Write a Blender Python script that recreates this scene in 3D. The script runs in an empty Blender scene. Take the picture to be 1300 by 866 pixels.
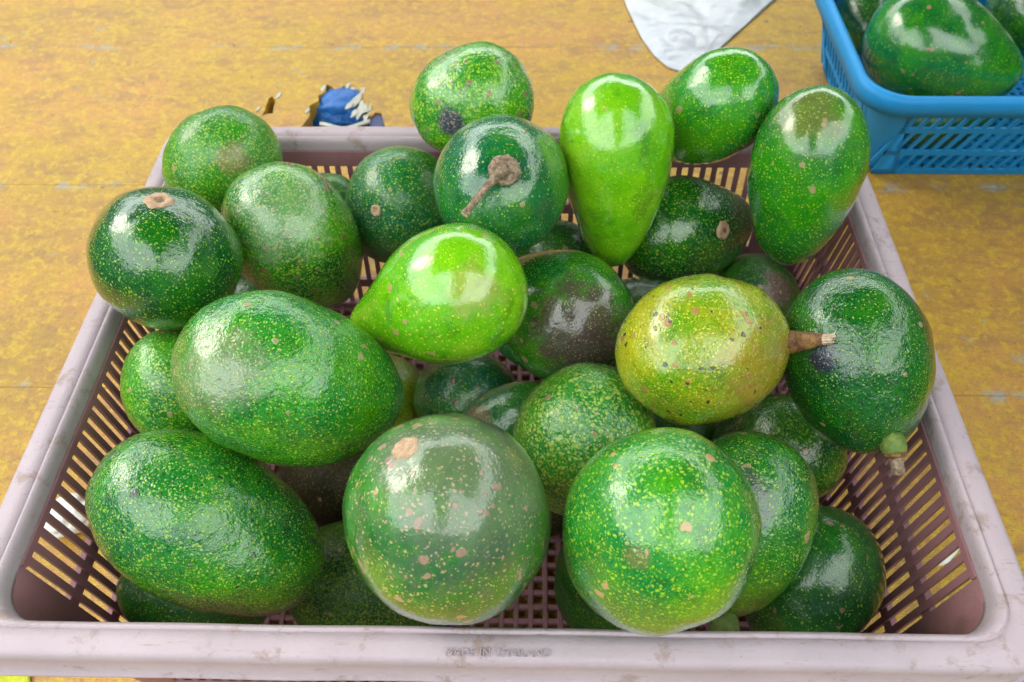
import bpy, bmesh, math, random
from mathutils import Vector, Matrix, noise
from mathutils.bvhtree import BVHTree
from mathutils.geometry import tessellate_polygon
random.seed(7)
SC = bpy.context.scene
COL = SC.collection
PI = math.pi

# ---------------------------------------------------------------- camera
cam_d = bpy.data.cameras.new('camera')
cam = bpy.data.objects.new('camera', cam_d)
COL.objects.link(cam)
SC.camera = cam
pitch, yaw, roll = 0.893451, -0.030021, 0.015503
fw = Vector((math.cos(pitch)*math.sin(yaw), math.cos(pitch)*math.cos(yaw), -math.sin(pitch)))
rt0 = Vector((math.cos(yaw), -math.sin(yaw), 0))
dn0 = fw.cross(rt0)
RT = rt0*math.cos(roll) + dn0*math.sin(roll)
DN = -rt0*math.sin(roll) + dn0*math.cos(roll)
UP = -DN
CAMP = Vector((0.0174, -0.12844, 0.60325))
m = Matrix(((RT.x, UP.x, -fw.x), (RT.y, UP.y, -fw.y), (RT.z, UP.z, -fw.z)))
cam.matrix_world = Matrix.Translation(CAMP) @ m.to_4x4()
cam_d.sensor_width = 36.0
cam_d.lens = 36*1040/1300
cam_d.clip_start = 0.02
cam_d.clip_end = 500
cam_d.dof.use_dof = True
cam_d.dof.focus_distance = 0.44
cam_d.dof.aperture_fstop = 14.0

# ---------------------------------------------------------------- sky, sun, exposure
SUN_EL, SUN_AZ = math.radians(37), math.radians(-66)      # azimuth from +Y towards +X
w = bpy.data.worlds.new('World'); SC.world = w; w.use_nodes = True
nt = w.node_tree; nt.nodes.clear()
out = nt.nodes.new('ShaderNodeOutputWorld'); bg = nt.nodes.new('ShaderNodeBackground')
sky = nt.nodes.new('ShaderNodeTexSky'); sky.sky_type = 'NISHITA'; sky.sun_disc = False
sky.sun_elevation = SUN_EL; sky.sun_rotation = SUN_AZ
sky.air_density = 1.0; sky.dust_density = 2.5; sky.ozone_density = 1.0
tc = nt.nodes.new('ShaderNodeTexCoord')
cn = nt.nodes.new('ShaderNodeTexNoise'); cn.inputs['Scale'].default_value = 2.2; cn.inputs['Detail'].default_value = 5
cr = nt.nodes.new('ShaderNodeValToRGB')
cr.color_ramp.elements[0].position = .34; cr.color_ramp.elements[0].color = (.55, .55, .55, 1)
cr.color_ramp.elements[1].position = .66; cr.color_ramp.elements[1].color = (.95, .95, .95, 1)
mx = nt.nodes.new('ShaderNodeMix'); mx.data_type = 'RGBA'
mx.inputs[7].default_value = (112.0, 117.0, 117.0, 1)          # high white cloud
nt.links.new(tc.outputs['Generated'], cn.inputs['Vector'])
nt.links.new(cn.outputs['Fac'], cr.inputs['Fac'])
nt.links.new(cr.outputs['Color'], mx.inputs[0])
nt.links.new(sky.outputs['Color'], mx.inputs[6])
nt.links.new(mx.outputs[2], bg.inputs['Color'])
bg.inputs['Strength'].default_value = 0.12
nt.links.new(bg.outputs[0], out.inputs[0])
sun_d = bpy.data.lights.new('sun', 'SUN'); sun_d.energy = 3.0; sun_d.angle = math.radians(22)
sun_d.color = (1.0, .90, .74)
sun = bpy.data.objects.new('sun', sun_d); COL.objects.link(sun)
sd = Vector((math.sin(SUN_AZ)*math.cos(SUN_EL), math.cos(SUN_AZ)*math.cos(SUN_EL), math.sin(SUN_EL)))
sun.rotation_euler = (-sd).to_track_quat('-Z', 'Y').to_euler()
SC.view_settings.view_transform = 'Standard'
SC.view_settings.look = 'None'
SC.view_settings.gamma = 1.0
SC.view_settings.use_curve_mapping = False
SC.view_settings.exposure = -1.42

# ---------------------------------------------------------------- helpers
def link(name, me, mat=None, parent=None, loc=None, rotz=None):
    o = bpy.data.objects.new(name, me); COL.objects.link(o)
    if mat and not me.materials: me.materials.append(mat)
    if parent: o.parent = parent
    if loc is not None: o.location = loc
    if rotz is not None: o.rotation_euler = (0, 0, rotz)
    return o
def tag(o, label=None, cat=None, group=None, kind=None):
    if label: o['label'] = label
    if cat: o['category'] = cat
    if group: o['group'] = group
    if kind: o['kind'] = kind
    return o
def empty(name, loc):
    o = bpy.data.objects.new(name, None); COL.objects.link(o); o.location = loc
    o.empty_display_size = .05
    return o
def mesh(name, vs, fs, smooth=False):
    me = bpy.data.meshes.new(name); me.from_pydata([tuple(v) for v in vs], [], fs); me.update()
    if smooth:
        for p in me.polygons: p.use_smooth = True
    return me
def box_vf(x0, x1, y0, y1, z0, z1):
    vs = [(x0,y0,z0),(x1,y0,z0),(x1,y1,z0),(x0,y1,z0),(x0,y0,z1),(x1,y0,z1),(x1,y1,z1),(x0,y1,z1)]
    fs = [(3,2,1,0),(4,5,6,7),(0,1,5,4),(1,2,6,5),(2,3,7,6),(3,0,4,7)]
    return vs, fs
def bevel(me, w, seg=2, ang=30):
    bm = bmesh.new(); bm.from_mesh(me)
    es = [e for e in bm.edges if len(e.link_faces) == 2 and e.calc_face_angle(0) > math.radians(ang)]
    bmesh.ops.bevel(bm, geom=es, offset=w, segments=seg, affect='EDGES', profile=.6)
    bm.to_mesh(me); bm.free()
    return me
def tube(path, radii, n=14, cap=True, wob=0.0, seed=0):
    """surface along a list of points with a radius each"""
    rnd = random.Random(seed); vs = []; fs = []
    up = Vector((.13, .31, .94))
    for i, p in enumerate(path):
        p = Vector(p)
        a = Vector(path[max(0, i-1)]); b = Vector(path[min(len(path)-1, i+1)])
        t = (b-a).normalized(); s = t.cross(up).normalized(); q = s.cross(t)
        for k in range(n):
            an = 2*PI*k/n; r = radii[i]*(1 + wob*rnd.uniform(-1, 1))
            vs.append(p + s*math.cos(an)*r + q*math.sin(an)*r)
    for i in range(len(path)-1):
        for k in range(n):
            fs.append((i*n+k, i*n+(k+1) % n, (i+1)*n+(k+1) % n, (i+1)*n+k))
    if cap:
        fs.append(tuple(reversed(range(n)))); fs.append(tuple((len(path)-1)*n+k for k in range(n)))
    return vs, fs

class NB:
    """tiny node builder"""
    def __init__(s, tree): s.t = tree
    def n(s, typ, **kw):
        nd = s.t.nodes.new(typ)
        for k, v in kw.items(): setattr(nd, k, v)
        return nd
    def put(s, sock, v):
        if isinstance(v, bpy.types.NodeSocket): s.t.links.new(v, sock)
        elif v is not None: sock.default_value = v
    def math(s, op, a, b=None, c=None, clamp=False):
        nd = s.n('ShaderNodeMath', operation=op, use_clamp=clamp)
        s.put(nd.inputs[0], a); s.put(nd.inputs[1], b)
        if c is not None: s.put(nd.inputs[2], c)
        return nd.outputs[0]
    def mix(s, f, a, b, mode='MIX'):
        nd = s.n('ShaderNodeMix', data_type='RGBA', blend_type=mode)
        s.put(nd.inputs[0], f); s.put(nd.inputs[6], a); s.put(nd.inputs[7], b)
        return nd.outputs[2]
    def noise(s, vec, scale, detail=2, rough=.5, dist=0):
        nd = s.n('ShaderNodeTexNoise'); s.put(nd.inputs['Vector'], vec); s.put(nd.inputs['Scale'], scale)
        nd.inputs['Detail'].default_value = detail; nd.inputs['Roughness'].default_value = rough
        nd.inputs['Distortion'].default_value = dist
        return nd.outputs['Fac'], nd.outputs['Color']
    def vor(s, vec, scale, feature='F1', rand=1.0):
        nd = s.n('ShaderNodeTexVoronoi', feature=feature); s.put(nd.inputs['Vector'], vec); s.put(nd.inputs['Scale'], scale)
        nd.inputs['Randomness'].default_value = rand
        return nd.outputs['Distance'], (nd.outputs['Color'] if 'Color' in nd.outputs else None)
    def step(s, v, lo, hi, a=0.0, b=1.0, smooth=True):
        nd = s.n('ShaderNodeMapRange'); nd.interpolation_type = 'SMOOTHSTEP' if smooth else 'LINEAR'; nd.clamp = True
        s.put(nd.inputs[0], v); s.put(nd.inputs[1], lo); s.put(nd.inputs[2], hi); s.put(nd.inputs[3], a); s.put(nd.inputs[4], b)
        return nd.outputs[0]
    def vadd(s, a, b, op='ADD', scale=None):
        nd = s.n('ShaderNodeVectorMath', operation=op); s.put(nd.inputs[0], a)
        if b is not None: s.put(nd.inputs[1], b)
        if scale is not None: s.put(nd.inputs['Scale'], scale)
        return nd.outputs['Vector'] if op not in ('DISTANCE', 'LENGTH') else nd.outputs['Value']
def new_mat(name):
    mt = bpy.data.materials.new(name); mt.use_nodes = True
    t = mt.node_tree; b = NB(t); p = t.nodes['Principled BSDF']
    return mt, b, p
def c4(c): return (c[0], c[1], c[2], 1)

# ---------------------------------------------------------------- avocado skin node group
def skin_group():
    g = bpy.data.node_groups.new('avocado_skin', 'ShaderNodeTree')
    def inp(n, t, d):
        s = g.interface.new_socket(n, in_out='INPUT', socket_type=t); s.default_value = d
    V, Cc, F = 'NodeSocketVector', 'NodeSocketColor', 'NodeSocketFloat'
    inp('Seed', V, (0,0,0)); inp('Base A', Cc, (0,.1,0,1)); inp('Base B', Cc, (0,.2,0,1))
    inp('Fleck', Cc, (.4,.5,.05,1)); inp('Fleck Scale', F, 330); inp('Fleck Size', F, .3); inp('Fleck Amount', F, .6)
    inp('Scab', Cc, (.35,.25,.12,1)); inp('Scab Amount', F, .3)
    inp('Patch', V, (0,0,0)); inp('Patch Radius', F, .001); inp('Patch Color', Cc, (.2,.1,.1,1)); inp('Patch Strength', F, 0)
    inp('Pits', F, 0.0); inp('Rough', F, .25); inp('Bump', F, .3); inp('Bloom', F, .0)
    g.interface.new_socket('Color', in_out='OUTPUT', socket_type=Cc)
    g.interface.new_socket('Roughness', in_out='OUTPUT', socket_type=F)
    g.interface.new_socket('Normal', in_out='OUTPUT', socket_type=V)
    b = NB(g); gi = b.n('NodeGroupInput'); go = b.n('NodeGroupOutput'); I = gi.outputs
    tcn = b.n('ShaderNodeTexCoord'); P0 = tcn.outputs['Object']
    P = b.vadd(P0, I['Seed'])
    _, wc = b.noise(P, 160, 1)
    wv = b.vadd(wc, (.5, .5, .5), 'SUBTRACT'); wv = b.vadd(wv, None, 'SCALE', scale=.0038)
    Pw = b.vadd(P, wv)
    # ground colour in soft drifts and fine mottling
    f1, _ = b.noise(P, 22, 3); f2, _ = b.noise(P, 420, 2, .7); f3, _ = b.noise(P, 75, 4, .65)
    k = b.math('ADD', b.math('MULTIPLY', b.step(f1, .36, .64), .6), b.math('MULTIPLY', b.step(f3, .35, .68), .4))
    col = b.mix(k, I['Base A'], I['Base B'])
    mg = b.mix(.30, I['Base B'], I['Fleck'])
    col = b.mix(b.math('MULTIPLY', b.step(f2, .5, .72), .25), col, mg)
    f9, _ = b.noise(P, 11, 2); f10, _ = b.noise(P, 38, 5, .7)
    col = b.mix(b.math('MULTIPLY', b.step(b.math('ADD', b.math('MULTIPLY', f9, .6), b.math('MULTIPLY', f10, .4)), .50, .62), .35), col, mg)
    col = b.mix(b.math('MULTIPLY', b.step(f10, .48, .34), .35), col, (.002, .035, .010, 1))
    dk, _ = b.noise(P, 600, 1)
    col = b.mix(b.math('MULTIPLY', b.step(dk, .50, .66), b.math('MULTIPLY_ADD', I['Bump'], .75, .08, clamp=True)), col, (.002, .012, .004, 1), 'MIX')
    # flecks: two sizes of raised lenticels, dropped out cell by cell
    clus, _ = b.noise(P, 45, 2)
    amt = b.math('ADD', b.math('ADD', I['Fleck Amount'], .28), b.math('MULTIPLY', b.math('SUBTRACT', clus, .5), 2.0))
    d1, cc1 = b.vor(Pw, b.math('MULTIPLY', I['Fleck Scale'], 1.7))
    sx = b.n('ShaderNodeSeparateColor'); b.put(sx.inputs[0], cc1)
    keep = b.math('LESS_THAN', sx.outputs[0], amt)
    size = b.math('MULTIPLY', I['Fleck Size'], b.math('ADD', b.math('MULTIPLY', sx.outputs[1], .8), .6))
    m1 = b.math('MULTIPLY', b.step(d1, b.math('MULTIPLY', size, .5), b.math('MULTIPLY', size, 1.1), 1, 0), keep)
    d2, cc2 = b.vor(Pw, b.math('MULTIPLY', I['Fleck Scale'], 2.8))
    sx2 = b.n('ShaderNodeSeparateColor'); b.put(sx2.inputs[0], cc2)
    m2 = b.math('MULTIPLY', b.step(d2, b.math('MULTIPLY', I['Fleck Size'], .7), I['Fleck Size'], 1, 0), b.math('LESS_THAN', sx2.outputs[0], b.math('MULTIPLY', amt, .7)))
    mf = b.math('MAXIMUM', m1, b.math('MULTIPLY', m2, .65))
    fc = b.mix(b.math('MULTIPLY', sx.outputs[2], .3), I['Fleck'], (.45, .36, .09, 1))
    col = b.mix(b.math('MULTIPLY', mf, .78), col, fc)
    # corky scabs, large and sparse
    d3, cc3 = b.vor(Pw, 115)
    sx3 = b.n('ShaderNodeSeparateColor'); b.put(sx3.inputs[0], cc3)
    sz3 = b.math('MULTIPLY', sx3.outputs[1], .36)
    m3 = b.math('MULTIPLY', b.step(d3, b.math('MULTIPLY', sz3, .7), sz3, 1, 0), b.math('LESS_THAN', sx3.outputs[0], b.math('MULTIPLY', I['Scab Amount'], .8)))
    n4, _ = b.noise(P, 60, 6, .75, .4); n5, _ = b.noise(P, 17, 1)
    m4 = b.math('MULTIPLY', b.step(n4, .60, .66), b.step(n5, b.math('SUBTRACT', .72, b.math('MULTIPLY', I['Scab Amount'], .25)), .74))
    ms = b.math('MAXIMUM', m3, b.math('MULTIPLY', m4, .85))
    col = b.mix(b.math('MULTIPLY', ms, .8), col, I['Scab'])
    # one discoloured area, on the mottled fruit a painted highlight
    dp = b.vadd(P0, I['Patch'], 'DISTANCE')
    n6, _ = b.noise(P, 70, 5, .7)
    pr = b.math('ADD', b.math('DIVIDE', dp, I['Patch Radius']), b.math('MULTIPLY', b.math('SUBTRACT', n6, .5), 1.7))
    mp = b.math('MULTIPLY', b.step(pr, .45, 1.1, 1, 0), I['Patch Strength'])
    col = b.mix(mp, col, I['Patch Color'])
    col = b.mix(b.math('MULTIPLY', b.math('MULTIPLY', mf, mp), .7), col, (.45, .33, .2, 1))
    # dark pits
    d7, cc7 = b.vor(Pw, 150)
    sx7 = b.n('ShaderNodeSeparateColor'); b.put(sx7.inputs[0], cc7)
    m7 = b.math('MULTIPLY', b.step(d7, b.math('ADD', .08, b.math('MULTIPLY', sx7.outputs[0], .10)), b.math('ADD', .15, b.math('MULTIPLY', sx7.outputs[0], .12)), 1, 0), b.math('LESS_THAN', sx7.outputs[2], I['Pits']))
    col = b.mix(b.math('MULTIPLY', m7, .9), col, (.012, .014, .02, 1))
    # dry waxy bloom and dust
    nb_, _ = b.noise(P, 30, 6, .7)
    mb = b.math('MULTIPLY', b.step(nb_, .42, .7), I['Bloom'])
    col = b.mix(mb, col, (.30, .33, .27, 1))
    b.put(go.inputs['Color'], col)
    r1 = b.math('ADD', I['Rough'], b.math('MULTIPLY', b.math('SUBTRACT', f3, .5), .22))
    r1 = b.math('ADD', r1, b.math('ADD', b.math('MULTIPLY', ms, .25), b.math('MULTIPLY', mb, .35)))
    r1 = b.math('ADD', r1, b.math('MULTIPLY', mf, .06), clamp=True)
    b.put(go.inputs['Roughness'], b.math('MAXIMUM', b.math('MULTIPLY', r1, 1.1), .12))
    h1, _ = b.noise(P, 230, 3, .6); h2, _ = b.noise(P, 60, 2)
    h = b.math('ADD', b.math('MULTIPLY', h1, .55), b.math('MULTIPLY', h2, 1.2))
    h = b.math('ADD', h, b.math('MULTIPLY', mf, .10))
    h = b.math('ADD', h, b.math('MULTIPLY', ms, .25))
    h3, _ = b.noise(P, 620, 2, .6)
    h = b.math('ADD', h, b.math('MULTIPLY', h3, .22))
    h = b.math('SUBTRACT', h, b.math('MULTIPLY', m7, .5))
    bp = b.n('ShaderNodeBump'); b.put(bp.inputs['Height'], h); b.put(bp.inputs['Strength'], I['Bump']); bp.inputs['Distance'].default_value = .0022
    b.put(go.inputs['Normal'], bp.outputs[0])
    return g
SKIN = skin_group()

PAL = {   # base A, base B, fleck
    'deep':  ((.001,.055,.017), (.007,.125,.002), (.20,.42,.01)),
    'teal':  ((.001,.105,.055), (.008,.160,.010), (.28,.50,.02)),
    'mid':   ((.001,.120,.022), (.022,.235,.001), (.28,.50,.01)),
    'grass': ((.002,.185,.028), (.045,.300,.001), (.34,.58,.01)),
    'lime':  ((.085,.380,.004), (.190,.510,.005), (.60,.64,.06)),
    'olive': ((.075,.280,.006), (.330,.330,.006), (.68,.58,.04)),
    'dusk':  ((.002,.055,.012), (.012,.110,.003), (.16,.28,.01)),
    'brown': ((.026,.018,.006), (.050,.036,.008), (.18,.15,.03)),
}
def skin_mat(name, pal, seed, **kw):
    mt, b, p = new_mat(name)
    g = b.n('ShaderNodeGroup'); g.node_tree = SKIN
    A, B, F = PAL[pal]
    I = g.inputs
    I['Seed'].default_value = (seed*.37, seed*.71 % 3, seed*.13)
    I['Base A'].default_value = c4(A); I['Base B'].default_value = c4(B); I['Fleck'].default_value = c4(F)
    for k, v in kw.items():
        key = k.replace('_', ' ').title()
        I[key].default_value = c4(v) if (isinstance(v, tuple) and key in ('Scab', 'Patch Color', 'Fleck')) else v
    b.put(p.inputs['Base Color'], g.outputs['Color']); b.put(p.inputs['Roughness'], g.outputs['Roughness'])
    b.put(p.inputs['Normal'], g.outputs['Normal'])
    p.inputs['IOR'].default_value = 1.42
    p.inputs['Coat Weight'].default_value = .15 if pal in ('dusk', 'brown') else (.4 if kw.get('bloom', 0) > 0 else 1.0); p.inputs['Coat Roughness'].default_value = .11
    b.put(p.inputs['Coat Normal'], g.outputs['Normal'])
    return mt

# ---------------------------------------------------------------- other materials
def mat_plastic(name, base, dirt, rough=.45, dirt_amt=.5, bump=.15, scale=1.0, pale=.0):
    mt, b, p = new_mat(name)
    t = b.n('ShaderNodeTexCoord').outputs['Object']
    n1, _ = b.noise(t, 30*scale, 7, .72, .3); n2, _ = b.noise(t, 330*scale, 4, .75); n3, _ = b.noise(t, 13*scale, 4, .6)
    st = b.n('ShaderNodeMapping'); st.inputs['Scale'].default_value = (.35, 3.5, 3.5); b.put(st.inputs[0], t)
    n4, _ = b.noise(st.outputs[0], 60*scale, 6, .75)
    st2 = b.n('ShaderNodeMapping'); st2.inputs['Scale'].default_value = (3.2, .5, 1.6); st2.inputs['Rotation'].default_value = (0, 0, .6); b.put(st2.inputs[0], t)
    n5, _ = b.noise(st2.outputs[0], 75*scale, 4, .8)
    col = b.mix(b.step(n3, .35, .65), c4(base), c4(tuple(x*.93 for x in base)))
    if pale: col = b.mix(b.math('MULTIPLY', b.step(n1, .56, .38), pale), col, (.56, .55, .63, 1))
    d = b.math('MULTIPLY', b.step(n1, .54, .66), .7)
    d = b.math('MAXIMUM', d, b.math('MULTIPLY', b.step(n4, .60, .70), .8))
    col = b.mix(b.math('MULTIPLY', d, dirt_amt), col, c4(dirt))
    col = b.mix(b.math('MULTIPLY', b.step(n5, .70, .74), dirt_amt), col, c4(tuple(x*.35 for x in dirt)))
    col = b.mix(b.math('MULTIPLY', b.step(n2, .66, .72), .8*dirt_amt), col, c4(tuple(x*.45 for x in dirt)))
    b.put(p.inputs['Base Color'], col)
    b.put(p.inputs['Roughness'], b.math('ADD', rough-.1, b.math('MULTIPLY', n1, .3)))
    bp = b.n('ShaderNodeBump'); bp.inputs['Strength'].default_value = bump; bp.inputs['Distance'].default_value = .001
    b.put(bp.inputs['Height'], b.math('ADD', n2, n1)); b.put(p.inputs['Normal'], bp.outputs[0])
    return mt
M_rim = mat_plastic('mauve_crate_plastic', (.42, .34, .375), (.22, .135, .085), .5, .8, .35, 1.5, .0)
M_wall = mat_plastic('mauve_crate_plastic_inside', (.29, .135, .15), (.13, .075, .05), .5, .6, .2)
M_blue = mat_plastic('blue_basket_plastic', (.001, .25, .60), (.003, .20, .46), .50, .2, .04)
M_wood = mat_plastic('bare_grey_wood', (.28, .22, .17), (.14, .10, .08), .8, .7, .6)

def mat_table():
    mt, b, p = new_mat('worn_yellow_paint')
    t = b.n('ShaderNodeTexCoord').outputs['Object']
    mp = b.n('ShaderNodeMapping'); mp.inputs['Scale'].default_value = (1, 2.6, 1); b.put(mp.inputs[0], t)
    s = mp.outputs[0]
    n1, _ = b.noise(t, 6, 4, .6); n2, _ = b.noise(t, 34, 5, .7); n3, _ = b.noise(s, 90, 5, .75); n4, _ = b.noise(t, 300, 4, .75)
    n5, _ = b.noise(s, 17, 5, .65, .6); n8, _ = b.noise(t, 130, 3, .7)
    col = b.mix(b.step(n1, .36, .62), (.50, .23, .045, 1), (.46, .26, .010, 1))
    n0, _ = b.noise(t, 3.3, 3, .6)
    col = b.mix(b.math('MULTIPLY', b.step(n0, .45, .62), .55), col, (.30, .17, .02, 1))
    col = b.mix(b.math('MULTIPLY', b.step(n5, .44, .66), .65), col, (.27, .12, .045, 1))
    col = b.mix(b.math('MULTIPLY', b.step(n8, .46, .66), .75), col, (.58, .37, .008, 1))
    col = b.mix(b.math('MULTIPLY', b.step(n2, .5, .68), .4), col, (.58, .37, .008, 1))
    col = b.mix(b.math('MULTIPLY', b.step(n3, .53, .70), .6), col, (.17, .09, .04, 1))
    col = b.mix(b.math('MULTIPLY', b.step(n4, .50, .68), .6), col, (.13, .075, .03, 1))
    wv = b.n('ShaderNodeTexWave'); wv.inputs['Scale'].default_value = 170; wv.inputs['Distortion'].default_value = 3; wv.inputs['Detail'].default_value = 2; b.put(wv.inputs[0], t)
    wv.bands_direction = 'X'
    wv2 = b.n('ShaderNodeTexWave'); wv2.inputs['Scale'].default_value = 160; wv2.inputs['Distortion'].default_value = 3; wv2.bands_direction = 'Y'; b.put(wv2.inputs[0], t)
    wg = b.math('MULTIPLY', wv.outputs['Fac'], wv2.outputs['Fac'])
    col = b.mix(b.math('MULTIPLY', wg, .3), col, (.60, .44, .14, 1))
    # chips down to a blue grey undercoat, thickest along the plank seams
    n6, _ = b.noise(t, 48, 6, .75, .3); n7, _ = b.noise(t, 7.5, 2)
    chip = b.math('MULTIPLY', b.step(n6, .61, .65), b.step(n7, .46, .60))
    sp, _ = b.noise(t, 150, 4, .7)
    chip2 = b.math('MULTIPLY', b.step(sp, .67, .71), .8)
    sy = b.n('ShaderNodeSeparateXYZ'); b.put(sy.inputs[0], t)
    seam = None
    for yy in (.077, .357, -.202):
        q = b.step(b.math('ABSOLUTE', b.math('SUBTRACT', sy.outputs[1], yy)), .001, .011, 1, 0)
        seam = q if seam is None else b.math('MAXIMUM', seam, q)
    n9, _ = b.noise(t, 26, 6, .75)
    chip3 = b.math('MULTIPLY', seam, b.step(n9, .50, .58))
    chip = b.math('MAXIMUM', chip, b.math('MAXIMUM', chip2, chip3))
    col = b.mix(b.math('MULTIPLY', chip, .7), col, (.30, .33, .33, 1))
    dots, _ = b.noise(t, 75, 2, .5)
    col = b.mix(b.math('MULTIPLY', b.step(dots, .73, .77), .8), col, (.07, .05, .04, 1))
    b.put(p.inputs['Base Color'], col)
    b.put(p.inputs['Roughness'], b.math('ADD', .24, b.math('MULTIPLY', n2, .22)))
    bp = b.n('ShaderNodeBump'); bp.inputs['Strength'].default_value = .7; bp.inputs['Distance'].default_value = .0013
    h = b.math('ADD', b.math('MULTIPLY', n4, .6), b.math('ADD', n3, b.math('MULTIPLY', wg, .35)))
    h = b.math('SUBTRACT', h, b.math('MULTIPLY', chip, .4))
    b.put(bp.inputs['Height'], h); b.put(p.inputs['Normal'], bp.outputs[0])
    return mt
M_table = mat_table()
def simple(name, c1, c2, rough, scale=60, bump=.3, dist=.001, spec=None):
    mt, b, p = new_mat(name)
    t = b.n('ShaderNodeTexCoord').outputs['Object']
    n, _ = b.noise(t, scale, 5, .65); n2, _ = b.noise(t, scale*6, 3, .6)
    b.put(p.inputs['Base Color'], b.mix(b.step(b.math('ADD', b.math('MULTIPLY', n, .7), b.math('MULTIPLY', n2, .3)), .35, .65), c4(c1), c4(c2)))
    p.inputs['Roughness'].default_value = rough
    bp = b.n('ShaderNodeBump'); bp.inputs['Strength'].default_value = bump; bp.inputs['Distance'].default_value = dist
    b.put(bp.inputs['Height'], b.math('ADD', n, n2)); b.put(p.inputs['Normal'], bp.outputs[0])
    return mt
M_twig = simple('dry_stem', (.13,.075,.04), (.50,.37,.25), .75, 420, 1.0)
M_twig_end = simple('splintered_stem_end', (.36,.26,.17), (.60,.48,.34), .8, 300, .6)
M_stembrown = simple('ripe_brown_stem', (.11,.03,.025), (.30,.17,.03), .5, 240, .9)
M_stemgreen = simple('green_stem', (.06,.15,.02), (.20,.26,.05), .55, 220, .8)
M_scar = simple('corky_scar', (.38,.22,.12), (.56,.40,.26), .75, 260, .5)
M_pit = simple('scar_centre', (.16,.08,.04), (.30,.18,.10), .8, 400, .5)
M_sheet = simple('white_plastic_film', (.42,.45,.50), (.50,.51,.53), .3, 9, .3, .004)
M_paper = simple('white_paper_scrap', (.72,.70,.64), (.84,.82,.77), .7, 90, .4)
M_bluebag = simple('blue_plastic_bag', (.006,.09,.36), (.012,.16,.50), .3, 60, .6, .003)
M_navy = simple('dark_blue_paint', (.02,.025,.10), (.05,.06,.17), .5, 120, .4)
M_flake = simple('lifted_paint_flake', (.36,.38,.34), (.52,.50,.40), .6, 200, .4)
M_lime = simple('lime_yellow_cloth', (.42,.46,.01), (.58,.60,.03), .75, 320, .6)
M_ground = simple('trodden_earth', (.13,.11,.09), (.20,.17,.14), .9, 8, .6, .01)
M_awning = simple('awning_canvas', (.03,.08,.07), (.05,.11,.09), .8, 30, .2)
M_steel = simple('galvanised_tube', (.30,.30,.31), (.42,.42,.43), .4, 60, .1)

# ---------------------------------------------------------------- setting
vs = [(-60,-60,-.75),(60,-60,-.75),(60,60,-.75),(-60,60,-.75)]
g = link('ground', mesh('ground', vs, [(0,1,2,3)]), M_ground); tag(g, kind='structure')

table = empty('market_table', (0, .5, -.75))
tag(table, 'long plank table top in worn yellow paint under both baskets', 'table')
def local(p, v): return (v[0]-p.location.x, v[1]-p.location.y, v[2]-p.location.z)
JY = [-.55, -.27, .02, .298, .577, .857, 1.14, 1.42]
rnd = random.Random(5)
def irregular(cx, cy, rx, ry, n, seed, amp=.25):
    r = random.Random(seed); pts = []
    for k in range(n):
        a = 2*PI*k/n; q = 1 + r.uniform(-amp, amp)
        pts.append((cx+rx*q*math.cos(a), cy+ry*q*math.sin(a)))
    return pts
HOLES = [[(-.252,.640),(-.140,.640),(-.146,.668),(-.157,.690),(-.163,.712),(-.170,.714),(-.175,.704),(-.180,.716),(-.187,.728),(-.191,.722),
          (-.196,.744),(-.2,.735),(-.205,.758),(-.211,.748),(-.217,.770),(-.222,.757),(-.229,.762),(-.233,.768),(-.240,.772),(-.2385,.756),(-.2465,.748),(-.2440,.737),(-.2540,.727),(-.2500,.706),(-.2560,.685)],
         irregular(-.303, .725, .0065, .020, 11, 3, .35)]
for i in range(len(JY)-1):
    y0, y1 = JY[i]+.00012, JY[i+1]-.00012
    x0, x1 = -1.25, 1.35
    holes = HOLES if y0 < .7 < y1 else []
    outer = []
    nx = 90
    for k in range(nx+1): outer.append((x0+(x1-x0)*k/nx, y0+rnd.uniform(0, .0003)))
    for k in range(nx+1): outer.append((x1-(x1-x0)*k/nx, y1-rnd.uniform(0, .0003)))
    loops = [outer] + holes
    flat = [Vector((p[0], p[1], 0)) for lp in loops for p in lp]
    tris = tessellate_polygon([[Vector((p[0], p[1], 0)) for p in lp] for lp in loops])
    n = len(flat); zt, zb = .75, .728
    V = [(v.x, v.y-.5, zt) for v in flat] + [(v.x, v.y-.5, zb) for v in flat]
    F = []
    for tr in tris:
        a, b_, c_ = tr
        if (flat[b_]-flat[a]).cross(flat[c_]-flat[a]).z < 0: a, c_ = c_, a
        F.append((a, b_, c_)); F.append((c_+n, b_+n, a+n))
    s0 = 0
    for li, lp in enumerate(loops):
        L = len(lp)
        for k in range(L):
            a, b_ = s0+k, s0+(k+1) % L
            F.append((a, a+n, b_+n, b_) if li == 0 else (a, b_, b_+n, a+n))
        s0 += L
    me = mesh('plank', V, F)
    bm = bmesh.new(); bm.from_mesh(me); bmesh.ops.recalc_face_normals(bm, faces=bm.faces)
    bm.to_mesh(me); bm.free()
    link('plank', me, M_table, table)
for x in (-1.1, 1.2):
    V, F = box_vf(x-.03, x+.03, -1.04, .91, .67, .727)
    link('crossbar', mesh('crossbar', V, F), M_wood, table)
    for y in (-1.0, .87):
        V, F = box_vf(x-.028, x+.028, y-.028, y+.028, 0.0, .669)
        link('leg', mesh('leg', V, F), M_wood, table)
V, F = box_vf(-.30, -.10, .155, .195, .700, .726)
link('crossbar', mesh('crossbar', V, F), M_wood, table)
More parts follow.
